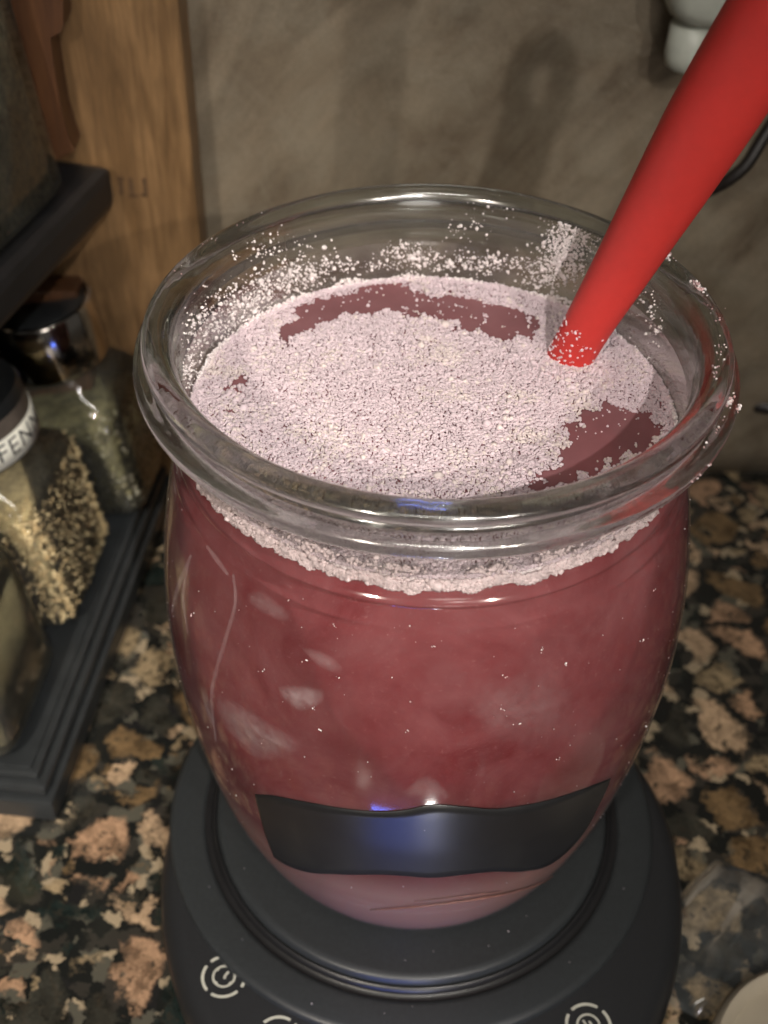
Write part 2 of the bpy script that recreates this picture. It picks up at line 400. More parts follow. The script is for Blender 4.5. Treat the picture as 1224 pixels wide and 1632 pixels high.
# painted reflections and real marks on the curved wall, given as outlines seen in the photo and cast onto the jar surface
def hit(px, py, off=.0):
    d = _D + _R * (px - CX) / F_PX - _U * (py - CY) / F_PX
    for t in np.arange(.15, .45, .0004):
        p = CAM + d * t
        if p[2] < ZT - .0106 and p[2] > ZF and math.hypot(p[0], p[1]) < R_out(p[2]) + off:
            r = R_out(p[2]) + off; q = math.hypot(p[0], p[1]); return np.array([p[0] / q * r, p[1] / q * r, p[2]])
    # grazing: nearest approach
    best = min((abs(math.hypot(*(CAM + d * t)[:2]) - R_out((CAM + d * t)[2])), t) for t in np.arange(.18, .42, .0005))
    p = CAM + d * best[1]; r = R_out(p[2]) + off; q = math.hypot(p[0], p[1]); return np.array([p[0] / q * r, p[1] / q * r, p[2]])
def patch(name, top, bottom, off, mat, thick, cols=90, rows=10):
    """strip between two pixel polylines"""
    T = smooth_path([hit(*p, off) for p in top], cols); B = smooth_path([hit(*p, off) for p in bottom], cols)
    V, Fc = [], []
    for layer in (0, 1):
        for j in range(rows + 1):
            for i in range(cols):
                p = np.array(T[i]) * (1 - j / rows) + np.array(B[i]) * j / rows
                a = math.atan2(p[1], p[0]); r = R_out(p[2]) + off - layer * thick
                V.append((r * math.cos(a), r * math.sin(a), p[2] - jar.location.z))
    N = (rows + 1) * cols
    for j in range(rows):
        for i in range(cols - 1):
            q = (j * cols + i, j * cols + i + 1, (j + 1) * cols + i + 1, (j + 1) * cols + i)
            Fc.append(q); Fc.append(tuple(N + k for k in q[::-1]))
    for i in range(cols - 1):
        Fc.append((i, N + i, N + i + 1, i + 1)); a = rows * cols
        Fc.append((a + i + 1, N + a + i + 1, N + a + i, a + i))
    for j in range(rows):
        Fc.append((j * cols, (j + 1) * cols, N + (j + 1) * cols, N + j * cols)); b = cols - 1
        Fc.append((j * cols + b, N + j * cols + b, N + (j + 1) * cols + b, (j + 1) * cols + b))
    o = mesh(name, V, Fc, mat, jar)
    at = o.data.attributes.new('film', 'FLOAT', 'POINT'); va = []
    for layer in (0, 1):
        for j in range(rows + 1):
            for i in range(cols): va.append(min(1, min(i, cols - 1 - i) / (cols * .3)) * min(1, min(j, rows - j) / (rows * .4)))
    at.data.foreach_set('value', va); return o
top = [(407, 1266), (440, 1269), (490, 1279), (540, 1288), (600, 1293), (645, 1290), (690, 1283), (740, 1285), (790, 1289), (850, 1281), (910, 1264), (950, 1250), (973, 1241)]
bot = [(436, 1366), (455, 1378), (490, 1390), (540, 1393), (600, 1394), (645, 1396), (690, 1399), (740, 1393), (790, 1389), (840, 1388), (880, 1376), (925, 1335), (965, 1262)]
band = patch('reflected_band', top, bot, .0002, M['band'], .00008)  # strip coloured dark to stand for the scale reflected in the glass
band['label'] = 'dark wavy-edged strip standing in for the scale reflected near the foot of the jar, with a blue sheen'
M['reflection_paint'] = None
def mat_reflection_residue(name, strength, col, film=True):
    t = NT(name); c = t.obj()
    nz = t.noise(c, 420, 6, .75); df = t.n('ShaderNodeBsdfDiffuse', Color=(*col, 1)); tr = t.n('ShaderNodeBsdfTransparent')
    h = t.math('MULTIPLY', t.ramp(nz.outputs[0], [(.35, .35), (.65, 1)]), strength)
    if film: at = t.n('ShaderNodeAttribute', _attribute_name='film'); h = t.math('MULTIPLY', h, at.outputs['Fac'])
    ms = t.n('ShaderNodeMixShader'); t.l(h, ms.inputs[0]); t.l(tr.outputs[0], ms.inputs[1]); t.l(df.outputs[0], ms.inputs[2]); t.l(ms.outputs[0], t.out.inputs[0]); return t.m
sm = mat_reflection_residue('painted_reflection', .20, (.62, .50, .50)); sm2 = mat_reflection_residue('painted_reflection_faint', .12, (.60, .44, .44))
SM = [  # pale reflections painted onto the glass: top polyline, bottom polyline
 ([(392, 942), (420, 942), (465, 975)], [(398, 962), (430, 984), (462, 992)], sm2),
 ([(476, 1030), (515, 1036), (548, 1060)], [(486, 1040), (510, 1064), (546, 1076)], sm2),
 ([(442, 1092), (480, 1090), (520, 1098)], [(448, 1112), (480, 1135), (516, 1120)], sm),
 ([(340, 1100), (380, 1118), (430, 1150), (485, 1180)], [(344, 1140), (372, 1178), (412, 1212), (470, 1206)], sm),
 ([(318, 1090), (326, 1094), (332, 1100)], [(326, 1130), (334, 1150), (345, 1170)], sm),
 ([(745, 1080), (820, 1070), (900, 1050)], [(742, 1160), (820, 1190), (920, 1170)], mat_reflection_residue('painted_reflection_faintest', .07, (.60, .48, .48))),
 ([(640, 1262), (680, 1232), (718, 1262)], [(640, 1270), (680, 1278), (718, 1270)], sm2),
]
for tp, bt, mm in SM: patch('painted_reflection', tp, bt, .00012, mm, .00005, 24, 6)
# drips and scratches: thin raised runs on the glass
def run(points, r, mat):
    P = smooth_path([hit(*p, .0001) - np.array([0, 0, jar.location.z]) for p in points], 30)
    v, f = tube(P, [r * (.5 + .5 * math.sin(math.pi * (i + .5) / 30)) for i in range(30)], 6); return mesh('drip_run', v, f, mat, jar)
runmat = mat_reflection_residue('drip_residue', .07, (.72, .58, .58), False)
run([(372, 915), (376, 960), (360, 1020), (345, 1070), (338, 1110), (345, 1180)], .0005, runmat)
run([(305, 885), (285, 935), (275, 975)], .0005, runmat)
run([(330, 870), (352, 900), (365, 915)], .0005, runmat)
run([(300, 905), (292, 950), (300, 1010)], .0003, runmat)
run([(590, 1450), (640, 1447), (700, 1441), (780, 1429), (850, 1412), (885, 1400)], .00030, simple('sediment_line', (.16, .07, .055), .6))
run([(660, 1437), (740, 1428), (800, 1420)], .00018, simple('sediment_line_fine', (.22, .10, .08), .6))
# foot ring of glass
v, f = lathe([(.0345, .0001), (.0372, .0), (.0388, .0012), (.0384, .0024)], 160); mesh('foot_ring', v, f, M['shell'], jar)

# ------------------------------------------------------------------ liquid
liq_prof = [(R_IN - .0001, ZW), (R_IN - .0001, ZT - .0222)] + [(a - (.0009 if b > -.03 else .0004), b + ZT) for a, b in smooth_prof([(.0488, -.0226)] + P_OUT[11:], 70)] + [(.0, ZT - .1499 + .0042)]
liq = empty('pink_liquid', (0, 0, 0)); tag(liq, 'cloudy reddish pink liquid filling the big glass jar', 'liquid')
v, f = lathe(liq_prof, 160); mesh('liquid_body', v, f, M['liquid'], liq)
def men(r): return .0009 * math.exp(-(R_IN - r) / .0012)
rings = [0.0002, .01, .02, .03, .038, .042, .044, .0455, .0465, .0471, R_IN - .00011]
v, f = lathe_closed([(r, ZW + men(r)) for r in rings], 160)
v, f = lathe([(r, ZW + men(r)) for r in rings], 160)
f = [q[::-1] for q in f]; f.append(tuple(range(160)))
mesh('liquid_surface', v, f, M['surface'], liq)

# ------------------------------------------------------------------ powder grains
def grain_variants(n=8, base='ico'):
    out = []
    for k in range(n):
        bm = bmesh.new(); bmesh.ops.create_icosphere(bm, subdivisions=1, radius=1)
        P = np.array([tuple(v.co) for v in bm.verts]); Fc = np.array([[v.index for v in q.verts] for q in bm.faces]); bm.free()
        P *= (1 + rng.uniform(-.28, .28, (len(P), 1))); P *= rng.uniform(.75, 1.2, 3); out.append((P, Fc))
    return out
VAR = grain_variants()
def scatter(name, pos, size, mats, matidx=None, parent=None, scale3=None, rotz=None, flat=False):
    pos = np.asarray(pos, float); n = len(pos); size = np.asarray(size, float)
    vi = rng.integers(0, len(VAR), n)
    A = rng.normal(size=(n, 4)); A /= np.linalg.norm(A, axis=1)[:, None]; w_, x, y, z = A.T
    Rm = np.stack([np.stack([1 - 2 * (y * y + z * z), 2 * (x * y - z * w_), 2 * (x * z + y * w_)], -1),
                   np.stack([2 * (x * y + z * w_), 1 - 2 * (x * x + z * z), 2 * (y * z - x * w_)], -1),
                   np.stack([2 * (x * z - y * w_), 2 * (y * z + x * w_), 1 - 2 * (x * x + y * y)], -1)], 1)
    base = np.stack([VAR[k][0] for k in range(len(VAR))])[vi]                # n,12,3
    if scale3 is not None: base = base * np.asarray(scale3)[None, None, :]
    V = np.einsum('nij,nkj->nki', Rm, base) * size[:, None, None] + pos[:, None, :]
    Fb = VAR[0][1]; nf = len(Fb)
    Fa = (Fb[None] + (np.arange(n) * 12)[:, None, None]).reshape(-1)
    me = bpy.data.meshes.new(name)
    me.vertices.add(n * 12); me.vertices.foreach_set('co', V.astype(np.float32).reshape(-1))
    me.loops.add(n * nf * 3); me.loops.foreach_set('vertex_index', Fa.astype(np.int32))
    me.polygons.add(n * nf); me.polygons.foreach_set('loop_start', np.arange(0, n * nf * 3, 3, dtype=np.int32))
    me.polygons.foreach_set('loop_total', np.full(n * nf, 3, dtype=np.int32))
    if matidx is not None: me.polygons.foreach_set('material_index', np.repeat(matidx, nf).astype(np.int32))
    me.update(); me.validate()
    return link(name, me, mats, parent, smooth=not flat)

def vnoise(x, y, s, seed=0):                       # value noise, vectorised
    x = x * s + 31.7 * seed; y = y * s - 17.3 * seed
    xi = np.floor(x); yi = np.floor(y); fx = x - xi; fy = y - yi
    def h(a, b): q = np.sin(a * 127.1 + b * 311.7 + seed * 74.7) * 43758.5453; return q - np.floor(q)
    fx = fx * fx * (3 - 2 * fx); fy = fy * fy * (3 - 2 * fy)
    return (h(xi, yi) * (1 - fx) + h(xi + 1, yi) * fx) * (1 - fy) + (h(xi, yi + 1) * (1 - fx) + h(xi + 1, yi + 1) * fx) * fy
def inpoly(P, poly):
    x, y = P[:, 0], P[:, 1]; ins = np.zeros(len(P), bool); n = len(poly)
    for i in range(n):
        x1, y1 = poly[i]; x2, y2 = poly[(i + 1) % n]
        c = ((y1 > y) != (y2 > y)) & (x < (x2 - x1) * (y - y1) / (y2 - y1 + 1e-12) + x1); ins ^= c
    return ins
def wp(poly): return [tuple(unp(x, y, z=ZW)[:2]) for x, y in poly]
GAPS = [wp([(452, 520), (470, 490), (520, 470), (590, 458), (650, 455), (680, 470), (690, 478), (720, 468), (760, 478), (800, 492), (850, 505), (858, 530), (800, 545), (740, 525), (690, 508), (610, 497), (540, 507), (500, 520), (465, 545), (438, 556)]),
        wp([(845, 780), (880, 745), (905, 690), (935, 650), (985, 655), (1045, 662), (1052, 690), (1030, 720), (960, 745), (860, 790)]),
        wp([(370, 615), (395, 605), (400, 618), (380, 625)]), wp([(360, 650), (380, 645), (378, 662), (362, 662)]), wp([(620, 488), (740, 488), (760, 520), (700, 510)]), wp([(340, 395), (440, 395), (430, 460), (350, 500)])]
sp = .00040
gx, gy = np.meshgrid(np.arange(-R_IN, R_IN, sp), np.arange(-R_IN, R_IN, sp * .87)); gx = gx + (np.arange(gx.shape[0]) % 2)[:, None] * sp / 2
P = np.stack([gx.ravel(), gy.ravel()], 1) + rng.normal(0, sp * .30, (gx.size, 2))
rr = np.hypot(P[:, 0], P[:, 1]); P = P[rr < R_IN - .0003]; rr = np.hypot(P[:, 0], P[:, 1])
jit = np.stack([vnoise(P[:, 0], P[:, 1], 450, 1) - .5, vnoise(P[:, 0], P[:, 1], 450, 2) - .5], 1) * .0046 + np.stack([vnoise(P[:, 0], P[:, 1], 1500, 5) - .5, vnoise(P[:, 0], P[:, 1], 1500, 6) - .5], 1) * .0014
ingap = np.zeros(len(P), bool)
for gp in GAPS[:5]: ingap |= inpoly(P + jit, gp)
holes = (vnoise(P[:, 0], P[:, 1], 1300, 3) < .055)
stray = (vnoise(P[:, 0], P[:, 1], 620, 15) * .6 + vnoise(P[:, 0], P[:, 1], 1500, 16) * .4 > .80) & (P[:, 1] > 0) | (rng.random(len(P)) < .018 * (vnoise(P[:, 0], P[:, 1], 300, 8) > .35))
keep = np.where(ingap, stray, ~holes & (rng.random(len(P)) > .01))
P = P[keep]; ingap = ingap[keep]; rr = np.hypot(P[:, 0], P[:, 1])
mound = .0009 * np.clip(vnoise(P[:, 0], P[:, 1], 130, 4), 0, 1) * (~ingap)
ridge = .0011 * np.exp(-(R_IN - rr) / .0016)
sz = rng.lognormal(math.log(.00027), .30, len(P)); sz = np.clip(sz, .00012, .00060); sz[ingap] *= .7
Z = ZW + mound * .55 + ridge + rng.uniform(0, .00022, len(P))
ne = 9000; ae = rng.uniform(0, 2 * math.pi, ne); re_ = R_IN - .0001 - rng.random(ne) * .0011
P = np.r_[P, np.stack([re_ * np.cos(ae), re_ * np.sin(ae)], 1)]; Z = np.r_[Z, ZW + .0009 * np.exp(-(R_IN - re_) / .0012) + rng.uniform(.0001, .0006, ne)]; sz = np.r_[sz, rng.uniform(.00018, .00036, ne)]
mi = (vnoise(P[:, 0], P[:, 1], 160, 9) + rng.normal(0, .18, len(P)) > .85).astype(int)
powder = scatter('floating_powder', np.column_stack([P, Z]), sz, [M['powder'], M['powder_cream']], mi, flat=True)
tag(powder, 'pale pink grainy powder floating in a thick layer on the liquid', 'powder', kind='stuff')
# larger lumps
n = 2200; a = rng.uniform(0, 2 * math.pi, n); r = R_IN * .97 * np.sqrt(rng.random(n)); L = np.stack([r * np.cos(a), r * np.sin(a)], 1)
ok = np.ones(n, bool)
for gp in GAPS[:5]: ok &= ~inpoly(L, gp)
ok &= vnoise(L[:, 0], L[:, 1], 110, 12) > .5
L = L[ok]; lz = ZW + .0009 * vnoise(L[:, 0], L[:, 1], 130, 4) * .55 + .0002
lumps = scatter('powder_lumps', np.column_stack([L, lz]), rng.lognormal(math.log(.00045), .28, len(L)), [M['powder'], M['powder_cream']], rng.integers(0, 2, len(L)))
tag(lumps, 'larger clotted lumps scattered over the floating powder', 'powder lumps', kind='stuff')

# powder stuck to the inside of the jar wall above the liquid
def wallpos(px, py):                                # far inner wall point behind pixel
    d = _D + _R * (px - CX) / F_PX - _U * (py - CY) / F_PX
    A_ = d[0] ** 2 + d[1] ** 2; B_ = 2 * (CAM[0] * d[0] + CAM[1] * d[1]); C_ = CAM[0] ** 2 + CAM[1] ** 2 - (R_IN - .0002) ** 2
    disc = B_ * B_ - 4 * A_ * C_
    if disc < 0: return None
    return CAM + d * ((-B_ + math.sqrt(disc)) / (2 * A_))
pts, szs = [], []
CL = [(650, 405, 30, 14, 180), (720, 420, 60, 12, 170), (560, 425, 60, 10, 120), (480, 435, 35, 20, 320), (400, 480, 35, 25, 330), (440, 455, 25, 16, 150), (350, 520, 30, 30, 240), (380, 500, 40, 30, 150), (800, 420, 60, 14, 180),
      (900, 395, 24, 34, 700), (925, 375, 25, 20, 200), (880, 430, 30, 14, 160), (860, 450, 40, 12, 120), (1000, 470, 25, 30, 60), (1040, 520, 10, 28, 40), (300, 590, 8, 30, 90), (310, 560, 10, 40, 100),
      (780, 320, 30, 14, 50), (740, 360, 30, 16, 40), (430, 395, 60, 20, 90), (1015, 600, 16, 40, 60)]
for cx_, cy_, sx_, sy_, n in CL:
    for _ in range(n):
        p = wallpos(rng.normal(cx_, sx_ * .8), rng.normal(cy_, sy_ * .7))
        if p is not None and ZW - .001 < p[2] < ZT - .001: pts.append(p); szs.append(min(.0007, rng.lognormal(math.log(.00019), .45)))
# waterline collar all round, ragged
n = 7000; a = rng.uniform(0, 2 * math.pi, n); hgt = .0006 + .0026 * vnoise(np.cos(a), np.sin(a), 7, 21) ** 1.5
hgt = np.where(np.sin(a) < -.15, hgt * .3, hgt)
zz = ZW + rng.random(n) ** 1.6 * hgt
rin = R_IN - .0002 - rng.random(n) * .0005
for i in range(n): pts.append((rin[i] * math.cos(a[i]), rin[i] * math.sin(a[i]), zz[i])); szs.append(rng.uniform(.0002, .00042))
coll = scatter('powder_on_wall', pts, szs, [M['powder_wall']], flat=True)
tag(coll, 'white grains stuck to the inside of the jar wall just above the liquid', 'powder grains', kind='stuff')
# front collar: thick chunky crust seen through the glass
pts, szs = [], []
n = 5200; a = rng.uniform(rad(-165), rad(-12), n)
lo = .0000 + .0018 * vnoise(np.cos(a), np.sin(a), 26, 33) * vnoise(np.cos(a), np.sin(a), 9, 34) 
keepc = vnoise(np.cos(a), np.sin(a), 14, 41) * .7 + rng.random(n) * .5 > .33; a = a[keepc]; lo = lo[keepc]; n = len(a)
zz = ZW + .0000 + .0009 * vnoise(np.cos(a), np.sin(a), 18, 35) - rng.random(n) * (.0012 + 1.5 * lo)
for i in range(n): pts.append(((R_IN + .00012) * math.cos(a[i]), (R_IN + .00012) * math.sin(a[i]), max(zz[i], ZT - .0262) )); szs.append(rng.lognormal(math.log(.00032), .35))
for ang in [-128, -118, -113, -98, -95, -80, -78, -66, -62, -52, -49, -105]:
    for _ in range(26):
        aa = rad(ang + rng.normal(0, 1.8)); pts.append(((R_IN) * math.cos(aa), (R_IN) * math.sin(aa), ZW + .0028 + rng.normal(0, .0006))); szs.append(rng.uniform(.00025, .00055))
pts = [(x * (R_out(z) - .0007) / math.hypot(x, y), y * (R_out(z) - .0007) / math.hypot(x, y), z) if z < ZT - .021 else (x, y, z) for x, y, z in pts]
crust = scatter('powder_crust', pts, szs, [simple('damp_powder', (.60, .49, .49), .7, .25, 700)], flat=True)
tag(crust, 'thick whitish powder crust along the front waterline inside the jar neck', 'powder crust', kind='stuff')
# bits on the rim, outside, and specks on the jar body
pts, szs = [], []
def rimpt(deg, r, z, k, sd=1.2, sz_=.0003, sr=.0006):
    for _ in range(k):
        aa = rad(deg + rng.normal(0, sd)); pts.append(((r + rng.normal(0, sr)) * math.cos(aa), (r + rng.normal(0, sr)) * math.sin(aa), ZT + z + rng.uniform(0, .0003))); szs.append(sz_ * rng.uniform(.5, 1.3))
rimpt(27, .0518, .0004, 24, .9); rimpt(14, .0520, .0004, 34, 1.3); rimpt(4, .0522, .0003, 8, 2, .0002); rimpt(-8, .0518, .0003, 12, 2, .00022); rimpt(-17, .0512, .0003, 14, 2, .00022)
rimpt(-22, .0549, -.0020, 22, 1.0, .0003, .0002); rimpt(-19, .0565, -.0055, 12, 1.0, .0003, .0001); rimpt(-40, .0566, -.006, 6, 2, .0003, .0001); rimpt(150, .0515, .0004, 12, 8, .00016); rimpt(-30, .0549, -.003, 8, 3, .0002, .0001)
n = 260
for _ in range(n):
    aa = rad(rng.uniform(-175, -5)); z = ZT - rng.uniform(.028, .115); r = R_out(z) + .00005
    pts.append((r * math.cos(aa), r * math.sin(aa), z)); szs.append(rng.lognormal(math.log(.00008), .45))
for px, py in [(487, 1052), (541, 1077), (500, 1128), (418, 1068), (306, 978), (804, 1077), (866, 1032), (1040, 940), (803, 1130), (825, 1152), (902, 1058), (890, 1208), (1024, 1022), (533, 998), (693, 1028), (650, 1165), (508, 1165)]:
    for _ in range(3):
        p = hit(px + rng.normal(0, 2.5), py + rng.normal(0, 1.5), .00005); pts.append(p); szs.append(rng.uniform(.00010, .00022))
mi_ = (rng.random(len(pts)) < .55).astype(int)
bits = scatter('powder_specks', pts, szs, [M['powder_wall'], simple('dull_speck', (.50, .33, .33), .8)], mi_, flat=True)
tag(bits, 'tiny white powder specks on the rim and outside of the jar', 'powder specks', kind='stuff')

# ------------------------------------------------------------------ red spatula
spat = empty('red_spatula', tuple(unp(920, 560, z=ZW))); tag(spat, 'matte red silicone spatula handle leaning in the pink liquid at the right of the jar', 'spatula')
p0 = unp(921, 572, z=ZW)
d0 = (p0 - CAM) @ _D
# centre line through the photo, coming toward the viewer
cl = [(910, 566, d0, 37), (936, 520, d0 - .006, 39), (988, 433, d0 - .016, 47), (1034, 355, d0 - .026, 55), (1068, 298, d0 - .033, 61), (1126, 200, d0 - .045, 70), (1190, 95, d0 - .057, 76), (1250, 0, d0 - .068, 80), (1330, -120, d0 - .081, 84), (1420, -270, d0 - .094, 84)]
C3 = [along(x, y, dd) for x, y, dd, h in cl]; RR = [h / F_PX * dd for x, y, dd, h in cl]
dirv = (C3[1] - C3[0]); dirv = dirv / np.linalg.norm(dirv)
C3 = [C3[0] - dirv * .03, C3[0] - dirv * .012] + C3; RR = [RR[0] * .95, RR[0] * .98] + RR
comb = smooth_path([np.r_[c, r] for c, r in zip(C3, RR)], 60)
path = [c[:3] - np.array(spat.location) for c in comb]; rads = [(c[3], c[3] * .82) for c in comb]
rads[0] = (rads[0][0] * .5, rads[0][1] * .5)
v, f = tube(path, rads, 40, up=tuple(-_D)); h = mesh('handle', v, f, M['red'], spat)
# hang-hole loop at the far end of the handle
e = np.array(path[-1]); ed = np.array(path[-1]) - np.array(path[-4]); ed /= np.linalg.norm(ed); sd = np.cross(ed, -_D); sd /= np.linalg.norm(sd)
Rl = rads[-1][0] * 1.0; lp = []
for k in range(33):
    a = -math.pi / 2 + 2 * math.pi * k / 32
    lp.append(e + ed * (Rl * 1.9 + Rl * 2.0 * math.sin(a)) + sd * Rl * .78 * math.cos(a))
v, f = tube(lp, [(.0032, .0042)] * 33, 14, up=tuple(-_D)); mesh('hanging_loop', v, f, M['red'], spat)
# submerged blade
bl = C3[0] - np.array(spat.location)
v, f = loft([(-.055, .014, .003, 3), (-.05, .020, .004, 3), (-.02, .020, .005, 3), (0, .008, .006, 2.2)], 32)
b = mesh('blade', v, f, M['red'], spat); b.location = tuple(bl); b.rotation_euler = Vector(dirv).to_track_quat('Z', 'X').to_euler()
# grains stuck on the spatula foot
pts, szs = [], []
for _ in range(110):
    t = rng.random() ** 1.3; i = int(12 + 0); c = C3[2] + dirv * t * .009; a = rng.uniform(-2.7, .3)
    s_ = np.cross(dirv, -_D); s_ /= np.linalg.norm(s_); u_ = np.cross(s_, dirv)
    r_ = RR[2]; off = s_ * r_ * math.cos(a) * (-1) + u_ * r_ * .82 * abs(math.sin(a)) 
    if rng.random() < .8 and (s_ @ _R) * (off @ s_) > .25 * r_: continue
    pts.append(c + off); szs.append(rng.uniform(.00015, .00042))
g = scatter('powder_on_spatula', pts, szs, [M['powder']], flat=True); tag(g, 'white powder grains clinging to the foot of the red spatula', 'powder grains', kind='stuff')

# ------------------------------------------------------------------ kitchen scale
sc = empty('kitchen_scale', (0, 0, 0)); tag(sc, 'round black digital kitchen scale under the glass jar, with touch icons on its front edge', 'kitchen scale')
cxs, cys = .003, -.010
def egg(z, a, bf, br, n=120):
    o = []
    for k in range(n):
        t = 2 * math.pi * k / n; s = math.sin(t); o.append((cxs + a * math.cos(t), cys + (bf if s < 0 else br) * s, z))
    return o
lay = [(.001, .060, .074, .060), (.003, .0655, .0795, .0655), (.008, .0680, .082, .068), (.014, .0682, .082, .068), (.0185, .0670, .081, .067), (.0208, .0650, .079, .065), (.0216, .0625, .0765, .0625)]
v = []; f = []
for q in lay: v += egg(*q)
for i in range(len(lay) - 1):
    for k in range(120):
        k2 = (k + 1) % 120; f.append((i * 120 + k, i * 120 + k2, (i + 1) * 120 + k2, (i + 1) * 120 + k))
f.append(tuple(range(120))[::-1]); f.append(tuple((len(lay) - 1) * 120 + k for k in range(120)))
mesh('scale_body', v, f, M['scale'], sc)
for o in sc.children: sharp(o, 60)
pl = [(.0640, .0212), (.0640, .0222), (.0634, .0230), (.0620, .0234), (.0560, .0238), (.0548, .0238), (.0545, .0228)]
v, f = lathe(pl, 160); mesh('platform_skirt', v, f, M['platform'], sc)
v, f = lathe([(.0547, .0232), (.0530, .0230), (.0528, .0236), (.0522, .0250), (.0518, .0250), (.0514, .0238)], 160); mesh('groove_ring', v, f, M['groove'], sc)
v, f = lathe([(.0516, .0240), (.0512, .0262), (.0506, .0268), (.0490, .02695), (.02, .02695), (.0001, .02695)], 160)
mesh('platform', v, f, M['platform'], sc)
def arc(cx_, cy_, r, wdt, a0, a1, z, n=18):
    V, Fc = [], []
    for k in range(n + 1):
        a = rad(a0 + (a1 - a0) * k / n)
        for r_ in (r - wdt / 2, r + wdt / 2):
            V.append((cx_ + r_ * math.cos(a), cy_ + r_ * math.sin(a), z))
    for k in range(n): Fc.append((2 * k, 2 * k + 1, 2 * k + 3, 2 * k + 2))
    return V, Fc
def joinm(lst):
    V, Fc = [], []
    for a, b in lst:
        n0 = len(V); V += a; Fc += [tuple(i + n0 for i in q) for q in b]
    return V, Fc
def seg(x1, y1, x2, y2, w_, z):
    dx, dy = x2 - x1, y2 - y1; L_ = math.hypot(dx, dy); nx_, ny_ = -dy / L_ * w_ / 2, dx / L_ * w_ / 2
    return [(x1 + nx_, y1 + ny_, z), (x1 - nx_, y1 - ny_, z), (x2 - nx_, y2 - ny_, z), (x2 + nx_, y2 + ny_, z)], [(0, 1, 2, 3)]
ZI = .0216 + .00006
def icon(px, py, kind):
    c = unp(px, py, z=ZI); x, y = c[0], c[1]; R1 = .0051
    L_ = [arc(x, y, R1, .0007, q, q + 74, ZI) for q in (-30, 60, 150, 240)] + [arc(x, y, .0026, .0005, 0, 360, ZI, 32)]
    if kind == 'clock': L_ += [seg(x + .0002, y - .0006, x + .0002, y + .0002, .0006, ZI + .00002), seg(x + .0002, y + .0001, x + .0010, y + .0012, .0006, ZI + .00002)] + [seg(x + .0021 * math.cos(q), y + .0021 * math.sin(q), x + .0026 * math.cos(q), y + .0026 * math.sin(q), .0006, ZI + .00002) for q in (0.78, 2.35, 3.93, 5.5)]
    elif kind == 'unit': L_ += [seg(x - .0012, y + .0012, x - .0004, y - .0002, .0005, ZI + .00002), seg(x + .0002, y + .0010, x + .0010, y - .0002, .0005, ZI + .00002), seg(x - .0012, y - .001, x + .0012, y - .001, .0005, ZI + .00002)]
    else: L_ += [seg(x, y - .001, x, y + .0012, .0006, ZI + .00002)]
    V, Fc = joinm(L_); mesh('touch_icon', V, Fc, M['print'], sc, smooth=False)
icon(357, 1556, 'clock'); icon(443, 1655, 'power'); icon(938, 1634, 'unit')

pts = []
for _ in range(28):
    a = rng.uniform(-2.7, -.4); q_ = rng.uniform(.040, .078); x, y = q_ * math.cos(a), q_ * math.sin(a)
    zt_ = .02700 if q_ < .0500 else (.0239 if .0560 < q_ < .0618 else (.0217 if q_ > .0645 and ((x - cxs) / .060) ** 2 + ((y - cys) / .074) ** 2 < 1 else None))
    if zt_: pts.append((x, y, zt_))
d_ = scatter('dust_on_scale', pts, rng.uniform(.00007, .00018, len(pts)), [M['powder_wall']], flat=True); tag(d_, 'few stray powder grains spilled on the black scale', 'powder grains', kind='stuff')

# ------------------------------------------------------------------ spice rack
U2 = np.array([math.sin(rad(5.6)), math.cos(rad(5.6)), 0]); V2 = np.array([-U2[1], U2[0], 0]); O2 = np.array([-.1001, .008, 0])
rack = empty('spice_rack', tuple(O2), (0, 0, rad(-5.6))); tag(rack, 'black two-tier wooden spice rack at the left of the jar, holding square glass spice jars', 'spice rack')
# local frame: +y along the rack (away), -x toward the back (left)
def rb(name, lo, hi, bev=.0008): return boxobj(name, lo, hi, bev, M['rack'], rack)
rb('plinth', (-.075, 0, .0003), (0, .150, .0085))
rb('lower_moulding', (-.073, .002, .0085), (-.002, .148, .0125), .0014)
rb('upper_moulding', (-.070, .0045, .0125), (-.0045, .1455, .0150), .001)
rb('tray_floor', (-.068, .0065, .0150), (-.0068, .143, .0158), .0002)
rb('back_panel', (-.0748, .002, .0125), (-.0725, .148, .118))
P0_, P1_ = np.array([-.110, .076]), np.array([-.092, .144])
a_up = math.atan2(P1_[0] - P0_[0], P1_[1] - P0_[1])
up = bpy.data.objects.new('upper_shelf', None)
def to_local(p): return np.array([(np.array(p[:2]) - O2[:2]) @ np.array([U2[1], -U2[0]]), (np.array(p[:2]) - O2[:2]) @ U2[:2]])
c = to_local(P1_)
me = box((-.060, -.16, .1195), (0, .002, .1325), .0032, ); me.name = 'upper_shelf'
us = link('upper_shelf', me, M['shelf'], rack, False); us.location = (c[0], c[1], 0); us.rotation_euler = (0, 0, -(a_up - rad(5.6)))

